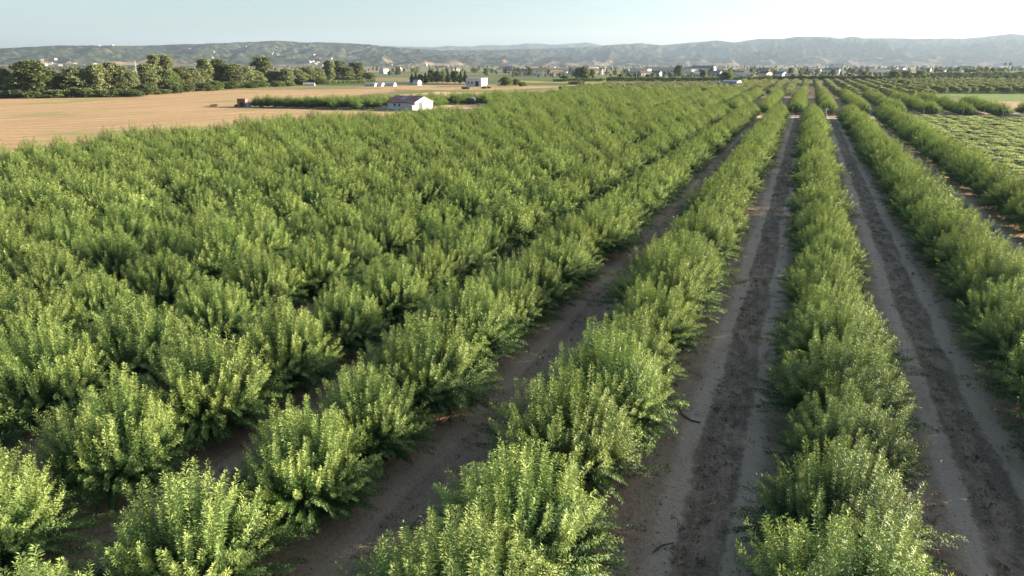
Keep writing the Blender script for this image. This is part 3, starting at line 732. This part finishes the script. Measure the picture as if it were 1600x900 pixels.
# farm shed: long wall along +x, gable towards the right
L_, W_, EZ, RZ = 11.0, 7.8, 2.25, 3.65
shed = corner_frame('farm_shed', 649, 172.6, R(42), 'white farm shed with a rusty red sheet roof among the almond trees', 'shed')
b = MB(); b.box(0, L_, -W_, 0, -.1, EZ)
for x0, x1 in ((0, .25), (L_-.25, L_)):
    b.poly([(x0,0,EZ),(x0,-W_,EZ),(x0,-W_/2,RZ),(x1,0,EZ),(x1,-W_,EZ),(x1,-W_/2,RZ)], [(0,1,2),(3,5,4),(0,2,5,3),(1,4,5,2),(0,3,4,1)])
b.build('wall', M_WHITE, shed)
def shed_roof_mat():
    m, nt, bs = new_mat('rusty_red_sheets'); tc = N(nt, 'ShaderNodeTexCoord').outputs['Object']
    n1 = noise(nt, scaled(nt, tc, (.28, .5, .5)), 1, 4, .6); n2 = noise(nt, scaled(nt, tc, (3, .5, .5)), 1, 5, .7)
    c = ramp(nt, n1, [(.42, (.36, .125, .10)), (.50, (.30, .15, .13)), (.58, (.36, .345, .345))])
    c = mix(nt, maprange(nt, n2, .5, .7, 0, .5), c, (.38, .17, .12))
    nt.links.new(c, bs.inputs['Base Color']); bs.inputs['Roughness'].default_value = .7
    sx = N(nt, 'ShaderNodeSeparateXYZ'); nt.links.new(tc, sx.inputs[0])
    bump(nt, bs, math_(nt, 'SINE', math_(nt, 'MULTIPLY', sx.outputs['X'], 26)), .6, .05); return m
MSR = shed_roof_mat()
b = MB()
for sy_ in (0, 1):
    e0, e1 = (.35, -W_/2) if sy_ == 0 else (-W_-.35, -W_/2); sl = (RZ-EZ)/(W_/2); ze = EZ-sl*.35+.02
    P = [(-.12,e0,ze),(L_+.2,e0,ze),(L_+.2,e1,RZ+.02),(-.12,e1,RZ+.02)]; Q = [(p[0],p[1],p[2]+.09) for p in P]
    b.poly(P+Q, [(0,1,2,3),(4,7,6,5),(0,4,5,1),(2,6,7,3),(1,5,6,2),(0,3,7,4)])
roof = b.build('roof', MSR, shed)
b = MB(); b.tube((-.15, -W_/2, RZ+.1), (L_+.22, -W_/2, RZ+.1), .11, .11, 6); b.build('ridge_cap', M_GREYROOF, roof)
b = MB(); b.box(-.1, L_+.15, .36, .44, EZ-.30, EZ-.17); b.build('gutter', M_TERRA, roof)
window(shed, M_GREYWALL, 8.0, 0, 1.0, .8, .7, 'x'); window(shed, M_GREYWALL, 6.2, 0, 1.0, .8, .7, 'x')
window(shed, M_GREYWALL, -2.4, 0, .05, 1.5, 2.1, 'y', 'door')
# lean-to wall below the front eave, sunlit end
b = MB(); b.box(.02, 4.5, .003, 1.2, -.1, 1.4); lt = b.build('lean_to', M_CREAM, shed)
# twin tanks
for n, (u, vb, w, lab) in enumerate([(737, 162.5, 14, 'dark round water tank, larger left one of the twin tanks'), (748, 161, 10.5, 'dark round water tank, smaller right one of the twin tanks')]):
    X, Y = ground(u, vb); D = project(X, Y)[2]; rad = w/2*D/F; h = height_at(X, Y, 152 if n == 0 else 151.5)
    e = tag(empty('water_tank', (X, Y, 0)), lab, 'water tank')
    b = MB(); prof = [(rad, 0)]
    for i in range(1, 9): prof += [(rad*(1.0 if i % 2 else .97), h*.86*i/8)]
    b.lathe(prof, 28); b.build('tank_body', M_TANK, e)
    b = MB(); b.lathe([(rad*1.0, h*.862), (rad*.7, h*.95), (rad*.25, h), (.02, h*1.01)], 28); t = b.build('tank_top', plain('tank_top_grey', (.20, .19, .18), .5), e)
    b = MB(); b.lathe([(rad*.2, h*1.0), (rad*.2, h*1.05), (.02, h*1.06)], 16); b.build('lid', M_TANK, t)
# white box house
hs = corner_frame('box_house', 752, 135.2, R(27), 'white flat-roofed box house with a dark doorway beyond the orchard', 'house')
b = MB(); b.box(0, 10.4, -8.4, 0, -.1, 4.6); b.build('wall', M_WHITE, hs)
b = MB(); b.box(-.15, 10.55, -8.55, .15, 4.603, 4.8); b.build('roof', M_FLATROOF, hs)
window(hs, M_GREYWALL, 2.9, 0, .05, 2.2, 2.9, 'x', 'door'); window(hs, M_GREYWALL, 6.2, 0, 1.6, 1.1, 1.1, 'x'); window(hs, M_GREYWALL, 8.6, 0, 1.6, .9, 1.1, 'x')
wl = corner_frame('garden_wall', 782, 134.6, R(25), 'short cream garden building right of the white box house', 'outbuilding')
b = MB(); b.box(0, 2.4, -2.2, 0, -.1, 2.3); b.build('wall', M_CREAM, wl); b = MB(); b.box(-.1, 2.5, -2.3, .1, 2.303, 2.45); b.build('roof', M_TERRA, wl)
lw = corner_frame('boundary_wall', 730, 132.9, R(4), 'long low grey wall left of the white box house', 'wall')
b = MB(); b.box(0, 29, -.25, 0, -.1, .8); b.build('wall_panel', M_GREYWALL, lw); b = MB(); b.box(-.05, 29.05, -.32, .07, .803, .9); b.build('coping', M_TERRA, lw)
# metal barn, dark shed and its tank
def ribbed(name, c):
    m, nt, bs = new_mat(name); tc = N(nt, 'ShaderNodeTexCoord').outputs['Object']; sx = N(nt, 'ShaderNodeSeparateXYZ'); nt.links.new(tc, sx.inputs[0])
    f = math_(nt, 'SINE', math_(nt, 'MULTIPLY', sx.outputs['X'], 3.4)); bs.inputs['Roughness'].default_value = .55
    nt.links.new(ramp(nt, maprange(nt, f, -1, 1), [(.2, tuple(q*.72 for q in c)), (.6, c)]), bs.inputs['Base Color']); return m
M_RIB = ribbed('ribbed_cladding', (.30, .35, .38))
br = corner_frame('metal_barn', 1150.5, 138.6, R(24), 'ribbed blue-grey metal barn with a sunlit pale end wall', 'barn')
b = MB(); b.box(0, 8.6, -6.0, 0, -.1, 3.7); b.build('wall', M_RIB, br)
b = MB(); b.poly([(-.012,0,0),(-.012,-6.0,0),(-.012,-6.0,3.7),(-.012,-3.0,4.35),(-.012,0,3.7)], [(0,1,2,3,4)]); b.build('end_wall', M_PALESTEEL, br)
b = MB()
for e0 in (.25, -6.25):
    P = [(-.2,e0,3.65),(8.8,e0,3.65),(8.8,-3,4.38),(-.2,-3,4.38)]; b.poly(P+[(p[0],p[1],p[2]+.08) for p in P], [(0,1,2,3),(4,7,6,5),(0,4,5,1),(2,6,7,3),(1,5,6,2),(0,3,7,4)])
b.build('roof', M_STEEL, br)
ds = corner_frame('pump_shed', 1120.5, 138.2, R(15), 'low dark shed left of the grey metal barn', 'shed')
b = MB(); b.box(0, 5.4, -3.5, 0, -.1, 2.9); b.build('wall', plain('dark_boards', (.13, .14, .15), .8), ds); b = MB(); b.box(-.2, 5.6, -3.7, .2, 2.903, 3.05); b.build('roof', M_GREYROOF, ds)
X, Y = ground(1123.5, 138); e = tag(empty('storage_tank', (X, Y, 0)), 'small cream storage tank between the dark shed and metal barn', 'storage tank')
b = MB(); b.lathe([(.9, 0), (.9, 2.6), (.5, 3.1), (.05, 3.2)], 18); b.build('tank_body', M_PALESTEEL, e); b = MB(); b.tube((0, 0, 3.15), (0, 0, 4.6), .12, .1, 8); b.build('vent_pipe', M_WHITE, e)
# rusty cabin in the stubble
cb = corner_frame('rusty_cabin', 384, 167.2, R(20), 'little rusty sheet-metal cabin in the stubble left of the far almonds', 'cabin')
b = MB(); b.box(0, 2.5, -2.2, 0, -.05, 2.35); b.build('wall', M_RUST, cb); b = MB(); b.box(-.12, 2.62, -2.32, .12, 2.353, 2.46); b.build('roof', M_TERRA, cb)
window(cb, M_RUST, 1.1, 0, .05, 1.1, 1.5, 'x', 'door')
X, Y = ground(389, 167.2); e = tag(empty('water_drum', (X, Y, 0)), 'pale plastic water drum right of the rusty cabin', 'drum')
b = MB(); b.lathe([(.75, 0), (.8, .3), (.8, 1.2), (.5, 1.5), (.1, 1.55)], 18); b.build('drum_body', M_PLASTIC, e); b = MB(); b.lathe([(.22, 1.5), (.22, 1.65), (.02, 1.66)], 12); b.build('lid', M_DARK, e)
# polytunnels
def tunnel(u, vb, Lt, rad, th, label):
    e = corner_frame('polytunnel', u, vb, th, label, 'polytunnel'); n = 12; b = MB()
    pts = [(x, -rad+rad*math.cos(math.pi*i/n), rad*.92*math.sin(math.pi*i/n)) for x in (0, Lt) for i in range(n+1)]
    b.poly(pts, [(i, i+1, n+2+i, n+1+i) for i in range(n)]); b.build('cover', M_PLASTIC, e)
    for x in (0, Lt):
        c = MB(); q = [(x, -rad+rad*math.cos(math.pi*i/n)*.99, rad*.91*math.sin(math.pi*i/n)) for i in range(n+1)]
        c.poly(q, [tuple(range(n+1))]); c.build('end_panel', M_PLASTIC, e)
    h = MB()
    for k in range(5):
        x = Lt*k/4
        for i in range(n):
            a0, a1 = math.pi*i/n, math.pi*(i+1)/n
            h.tube((x, -rad+rad*1.01*math.cos(a0), rad*.93*math.sin(a0)), (x, -rad+rad*1.01*math.cos(a1), rad*.93*math.sin(a1)), .05, .05, 4)
    h.build('hoop', M_GREYWALL, e)
tunnel(585, 135.6, 6.5, 2.2, R(30), 'white plastic polytunnel, leftmost of three by the far stubble')
tunnel(596, 135.4, 6.0, 2.3, R(30), 'white plastic polytunnel, middle one of three by the far stubble')
tunnel(615, 135.2, 7.5, 2.4, R(24), 'white plastic polytunnel, rightmost and longest of three by the far stubble')
tunnel(491, 134.2, 6.5, 2.0, R(10), 'pale grey polytunnel standing alone at the foot of the wood')
sm = corner_frame('small_house', 653, 133.6, R(40), 'tiny white gabled house left of the long low wall', 'house')
b = MB(); b.box(0, 4.2, -3.6, 0, -.1, 2.4); b.poly([(0,0,2.4),(0,-3.6,2.4),(0,-1.8,3.4)], [(0,1,2)]); b.build('wall', M_WHITE, sm)
b = MB()
for e0 in (.2, -3.8):
    P = [(-.1,e0,2.32),(4.3,e0,2.32),(4.3,-1.8,3.42),(-.1,-1.8,3.42)]; b.poly(P+[(p[0],p[1],p[2]+.08) for p in P], [(0,1,2,3),(4,7,6,5),(0,4,5,1),(2,6,7,3),(1,5,6,2),(0,3,7,4)])
b.build('roof', M_FLATROOF, sm)
lo = corner_frame('low_shed', 647, 133.4, R(8), 'low pale shed joined to the left of the tiny white house', 'shed')
b = MB(); b.box(0, 4.6, -2.5, 0, -.1, 1.5); b.build('wall', M_PALESTEEL, lo); b = MB(); b.box(-.1, 4.7, -2.6, .1, 1.503, 1.62); b.build('roof', M_STEEL, lo)
wh = corner_frame('white_house', 1563.5, 121.8, R(12), 'white two-storey house with dark windows on the far right', 'house')
Dw = project(wh.location.x, wh.location.y)[2]; q = Dw/F; hh = height_at(wh.location.x, wh.location.y, 114.8)
b = MB(); b.box(0, 17*q, -9, 0, -.2, hh); b.build('wall', M_WHITE, wh); b = MB(); b.box(-.3, 17*q+.3, -9.3, .3, hh+.003, hh+.5); b.build('roof', M_TERRA, wh)
for x in (3, 8, 13): window(wh, M_GREYWALL, x*q, 0, hh*.5, 2*q, hh*.3, 'x')

# the distant town: one mesh per house with walls, roof and openings
def town_house(name, u, dist, w, d, h, wall, roofm, kind, th, z=0.0, loc=None):
    X, Y = ray_at(u, dist) if loc is None else loc[:2]
    n = math.hypot(X, Y); f = (X/n, Y/n); base = math.atan2(-f[0], f[1]); b = MB()
    b.box(-w/2, w/2, -d/2, d/2, -2.5, h, 0)
    if kind == 'flat': b.box(-w/2-.2, w/2+.2, -d/2-.2, d/2+.2, h+.01, h+.45, 1)
    else:
        rz = h+d*.22
        for e0 in (-d/2-.4, d/2+.4):
            P = [(-w/2-.4,e0,h-.1),(w/2+.4,e0,h-.1),(w/2+.4,0,rz),(-w/2-.4,0,rz)]; b.poly(P+[(p[0],p[1],p[2]+.2) for p in P], [(0,1,2,3),(4,7,6,5),(0,4,5,1),(2,6,7,3),(1,5,6,2),(0,3,7,4)], 1)
        for x in (-w/2, w/2): b.poly([(x,-d/2,h),(x,d/2,h),(x,0,rz)], [(0,1,2)], 0)
    nw = max(2, int(w/4.5))
    for fl in range(max(1, int(h/3.1))):
        for i in range(nw):
            x = -w/2+w*(i+.5)/nw; b.box(x-.6, x+.6, -d/2-.05, -d/2+.1, .9+fl*3, 2.3+fl*3, 2)
        for y in (-d/4, d/4): b.box(-w/2-.05, -w/2+.1, y-.6, y+.6, .9+fl*3, 2.3+fl*3, 2); b.box(w/2-.1, w/2+.05, y-.6, y+.6, .9+fl*3, 2.3+fl*3, 2)
    return b.build(name, [wall, roofm, M_DARK], None, (X, Y, z), base+th)
WALLS = {'white': M_WHITE, 'cream': M_CREAM, 'grey': M_GREYWALL, 'ochre': M_OCHRE}
ROOFS = {'terracotta': M_TERRA, 'grey': M_GREYROOF, 'pale flat': M_FLATROOF}
rt = random.Random(21); town = []
for i in range(125):
    u = rt.choices([rt.uniform(590, 800), rt.uniform(815, 1000), rt.uniform(1000, 1260), rt.uniform(1260, 1640)], [15, 42, 46, 34])[0]
    dist = rt.choice([rt.uniform(690, 900), rt.uniform(850, 1300), rt.uniform(1100, 2300)])
    if u < 800: dist = rt.uniform(800, 1900)
    if u > 1300: dist = rt.uniform(1000, 2300)
    if abs(u-890) < 40 and dist < 760: dist += 200
    wl_ = rt.choices(list(WALLS), [60, 16, 16, 8])[0]; rf = rt.choices(list(ROOFS), [42, 33, 25])[0]
    big = rt.random()
    w = rt.uniform(7.5, 13) if big < .68 else rt.uniform(16, 30); h = rt.choice([3.2, 3.4, 3.8, 6.0]) if big < .85 else rt.uniform(5, 7)
    town.append((u, dist, w, rt.uniform(7, 11), h, wl_, rf, 'long' if w > 16 else ('two-storey' if h > 5 else 'low'), rt.uniform(-.7, .7)))
town += [(924, 860, 11, 9, 9.5, 'white', 'grey', 'tall', .5), (878, 980, 5.5, 5.5, 14, 'white', 'pale flat', 'tower-like', .2), (1306, 1150, 15, 12, 12, 'white', 'pale flat', 'tall', .5), (1040, 900, 46, 12, 6.5, 'cream', 'grey', 'hall-like', .1),
         (1161, 740, 18, 10, 4.6, 'white', 'pale flat', 'barn-like', .35), (1100, 1050, 30, 16, 7, 'white', 'grey', 'hall-like', -.3), (1085, 1000, 18, 14, 6, 'white', 'pale flat', 'barn-like', .6)]
cnt = {}
for t in sorted(town, key=lambda q: q[0]):
    u, dist, w, d, h, wl_, rf, sz, th = t; key = (sz, wl_, rf); cnt[key] = cnt.get(key, 0)+1
    o = town_house('town_house', u, dist, w, d, h, WALLS[wl_], ROOFS[rf], 'flat' if rf == 'pale flat' else 'gable', th)
    tag(o, '%s %s house with %s roof in the town, %s such from the left' % (sz, wl_, rf, nth(cnt[key])), 'house', 'houses of the distant town')
# villas on the hills
vil = []
for i in range(92):
    z = rt.choices(['a', 'b', 'c', 'd', 'e', 'f'], [34, 22, 7, 22, 8, 6])[0]
    u, fr = {'a': (rt.gauss(85, 38), abs(rt.gauss(.18, .12))), 'b': (rt.uniform(150, 420), rt.uniform(.12, .9)), 'c': (rt.uniform(10, 420), rt.uniform(.8, .97)), 'd': (rt.gauss(490, 13), rt.gauss(.20, .06)),
             'e': (rt.gauss(432, 8), rt.gauss(.35, .08)), 'f': (rt.uniform(560, 680), rt.uniform(.02, .12))}[z]
    if u < -10: continue
    vil.append((u, max(.03, fr)))
for n, (u, fr) in enumerate(sorted(vil), 1):
    p = hill_point(u, fr); o = town_house('villa', u, 0, rt.uniform(9, 18), rt.uniform(8, 12), rt.choice([3.5, 4.5, 6.5]), M_VILLA, rt.choice([M_TERRA, M_FLATROOF, M_GREYROOF]), rt.choice(['flat', 'gable']), rt.uniform(-.8, .8), p[2]+.6, p)
    tag(o, 'white villa on the scrubby hillside, %s from the left among the villas' % nth(n), 'villa', 'white villas on the hillside')
# greenery between the houses: single trees nearest, the rest one mass
tt = []
for i in range(62):
    u = rt.uniform(600, 1640); dist = rt.uniform(640, 1000) if u > 830 else rt.uniform(760, 1200)
    if u > 1430: dist = rt.uniform(830, 1200)
    tt.append((u, dist, rt.choice(['broad', 'broad', 'wood', 'conifer', 'tall']), rt.uniform(4.5, 9)))
ct = {}
for u, dist, k, h in sorted(tt):
    X, Y = ray_at(u, dist); ct[k] = ct.get(k, 0)+1; i = used[k] = used.get(k, -1)+1
    s = h/10*rt.uniform(.85, 1.2)
    plant_tree('town_tree', UNIT[k][i % len(UNIT[k])], (X, Y, 0), rt.uniform(0, 6), (s, s, h/10), '%s among the town houses, %s such from the left' % ({'broad': 'round green tree', 'wood': 'grey-green tree', 'conifer': 'dark pointed tree', 'tall': 'slim upright tree'}[k], nth(ct[k])), 'tree', 'trees among the town houses')
anyb = [o for o in col.objects if o.name.startswith('crown') and o.data == UNIT['broad'][0][0]][0]
anyw = [o for o in col.objects if o.name.startswith('crown') and o.data == UNIT['wood'][0][0]][0]
gp = []
for i in range(1500):
    u = rt.uniform(-150, 1750); dist = rt.uniform(900, 3600)
    X, Y = ray_at(u, dist); gp.append((0, X, Y, rt.uniform(0, 6), rt.uniform(.35, .8)))
for i in range(420):
    u = rt.uniform(800, 1700); dist = rt.uniform(620, 1000)
    X, Y = ray_at(u, dist); gp.append((0, X, Y, rt.uniform(0, 6), rt.uniform(.2, .45)))
mass('distant_greenery', gp, [anyb, anyw], 'scattered distant trees and scrub merging into one mass round the town', 'trees')

# ------------------------------------------------------------------ fences, pylon, small things
def fence(x0, x1, n, label):
    e = tag(empty('wire_fence', (x0, cross(x0)+6.2, 0)), label, 'fence'); rr = random.Random(int(x0*10))
    for i in range(n):
        x = (x1-x0)*i/(n-1)+rr.uniform(-.3, .3); y = .17*x; h = rr.uniform(1.75, 2.2)
        b = MB(); b.tube((x, y, -.1), (x+rr.uniform(-.05, .05), y, h), .06, .055, 6); b.build('post', M_POST, e)
    w = MB()
    for z in (.35, .7, 1.05, 1.4): w.tube((0, 0, z), (x1-x0, .17*(x1-x0), z), .012, .012, 4)
    w.build('wire', M_WIRE, e)
fence(20.0, 54.5, 9, 'wire fence with pale posts before the far right almond rows')
fence(-155, -121, 8, 'wire fence with thin posts before the far left almond rows')
fence(-2.5, 9.5, 4, 'short wire fence closing the far end of the dirt lanes')
for n, (u, dist, h, lab) in enumerate([(212, 900, 16, 'pale lattice pylon rising behind the left wood'), (1488, 1900, 34, 'thin lattice mast in haze over the far right town')]):
    X, Y = ray_at(u, dist); e = tag(empty('pylon', (X, Y, 0)), lab, 'pylon'); b = MB(); wd = h*.075
    def leg(s, t, z): k = 1-z/h*.85; return (s*wd*k, t*wd*k, z)
    for s, t in ((1, 1), (1, -1), (-1, -1), (-1, 1)): b.tube(leg(s, t, 0), leg(s, t, h), .12, .08, 4)
    for i in range(8):
        z0, z1 = h*i/8, h*(i+1)/8
        for (s, t), (s2, t2) in (((1, 1), (1, -1)), ((1, -1), (-1, -1)), ((-1, -1), (-1, 1)), ((-1, 1), (1, 1))): b.tube(leg(s, t, z0), leg(s2, t2, z1), .06, .06, 3)
    b.build('lattice', M_GREYWALL, e)
    c = MB()
    for z in (.78, .9): c.box(-h*.14, h*.14, -.1, .1, h*z, h*z+.22)
    c.build('cross_arm', M_GREYWALL, e)
X, Y = ground(1289.5, 182); e = tag(empty('standpipe', (X, Y, 0)), 'white irrigation standpipe with a dark valve at the end of right lane', 'standpipe')
b = MB(); b.tube((0, 0, 0), (0, 0, 1.9), .13, .11, 10); b.tube((0, 0, 1.9), (.6, 0, 1.75), .1, .1, 8); b.build('pipe', M_WHITE, e)
b = MB(); b.lathe([(.3, 0), (.34, .15), (.34, .75), (.2, .9), (.05, .92)], 14); b.build('valve', M_DARK, e)
def stick(name, pts, rad, mat, label, cat):
    b = MB()
    for a, c in zip(pts[:-1], pts[1:]): b.tube(a, c, rad, rad*.8, 6)
    return tag(b.build(name, mat), label, cat)
def gp3(u, v, z=.06): return (*ground(u, v), z)
stick('fallen_branch', [gp3(1058, 640, .15), gp3(1066, 650), gp3(1080, 659), gp3(1094, 662, .05)], .035, M_BARK, 'dark fallen branch lying on the pale track of the central lane', 'branch')
stick('fallen_twig', [gp3(1020, 866), gp3(1033, 856, .08), gp3(1052, 851)], .022, M_BARK, 'thin bent twig on the central lane near the bottom edge', 'twig')
# dry weeds and litter in the lanes
gw = np.random.default_rng(8); n = 2600
lane = gw.choice([-17.5, -9.5, -1.5, 6.5, 14.5, 21.5], n, p=[.1, .16, .26, .26, .16, .06]); yy = 8+95*gw.random(n)**1.5
xx = lane+np.where(gw.random(n) < .45, gw.normal(.15, .35, n), gw.choice([-1, 1], n)*gw.uniform(1.2, 2.6, n))
m_ = 9; P = np.stack([xx, yy, np.full(n, .03)], 1)[:, None]+np.concatenate([gw.normal(0, .07, (n, m_, 2)), np.zeros((n, m_, 1))], -1)
D = gw.normal(0, .6, (n, m_, 3)); D[..., 2] = np.abs(D[..., 2])+.25
me = leaves_mesh('dry_weeds', P.reshape(-1, 3), D.reshape(-1, 3), gw.normal(0, 1, (n*m_, 3)), .16*gw.uniform(.4, 1.2, n*m_), .03*np.ones(n*m_), gw.random(n*m_), leaf_mat('weed_blade', (.10, .075, .045), (.16, .13, .07), (.13, .16, .06), transl=.2))
tag(link('dry_weeds', me), 'sparse dry weeds and litter along the dirt lanes', 'weeds', None, 'stuff')

# dry clods and small stones on the bare lanes
n = 5200
lane = gw.choice([-9.6, -1.6, 6.4, 14.3], n, p=[.2, .35, .33, .12]); yy = 9+60*gw.random(n)**1.6
xx = lane+gw.uniform(-2.4, 2.4, n); sz = .012+.04*gw.random(n)**4
octa = np.array([(1, 0, 0), (0, 1, 0), (-1, 0, 0), (0, -1, 0), (0, 0, .8), (0, 0, -.6)])
V = np.stack([xx, yy, .03+sz*.3], 1)[:, None]+octa[None]*sz[:, None, None]*gw.uniform(.6, 1.4, (n, 6, 1))
of = np.array([(0, 1, 4), (1, 2, 4), (2, 3, 4), (3, 0, 4), (1, 0, 5), (2, 1, 5), (3, 2, 5), (0, 3, 5)])
me = np_mesh('soil_clods', V.reshape(-1, 3), (np.arange(n)[:, None, None]*6+of[None]).reshape(-1, 3), plain('dry_clod', (.34, .25, .175), .95, .4, 1.5))
tag(link('soil_clods', me), 'dry clods and small stones scattered over the dirt lanes', 'clods', None, 'stuff')
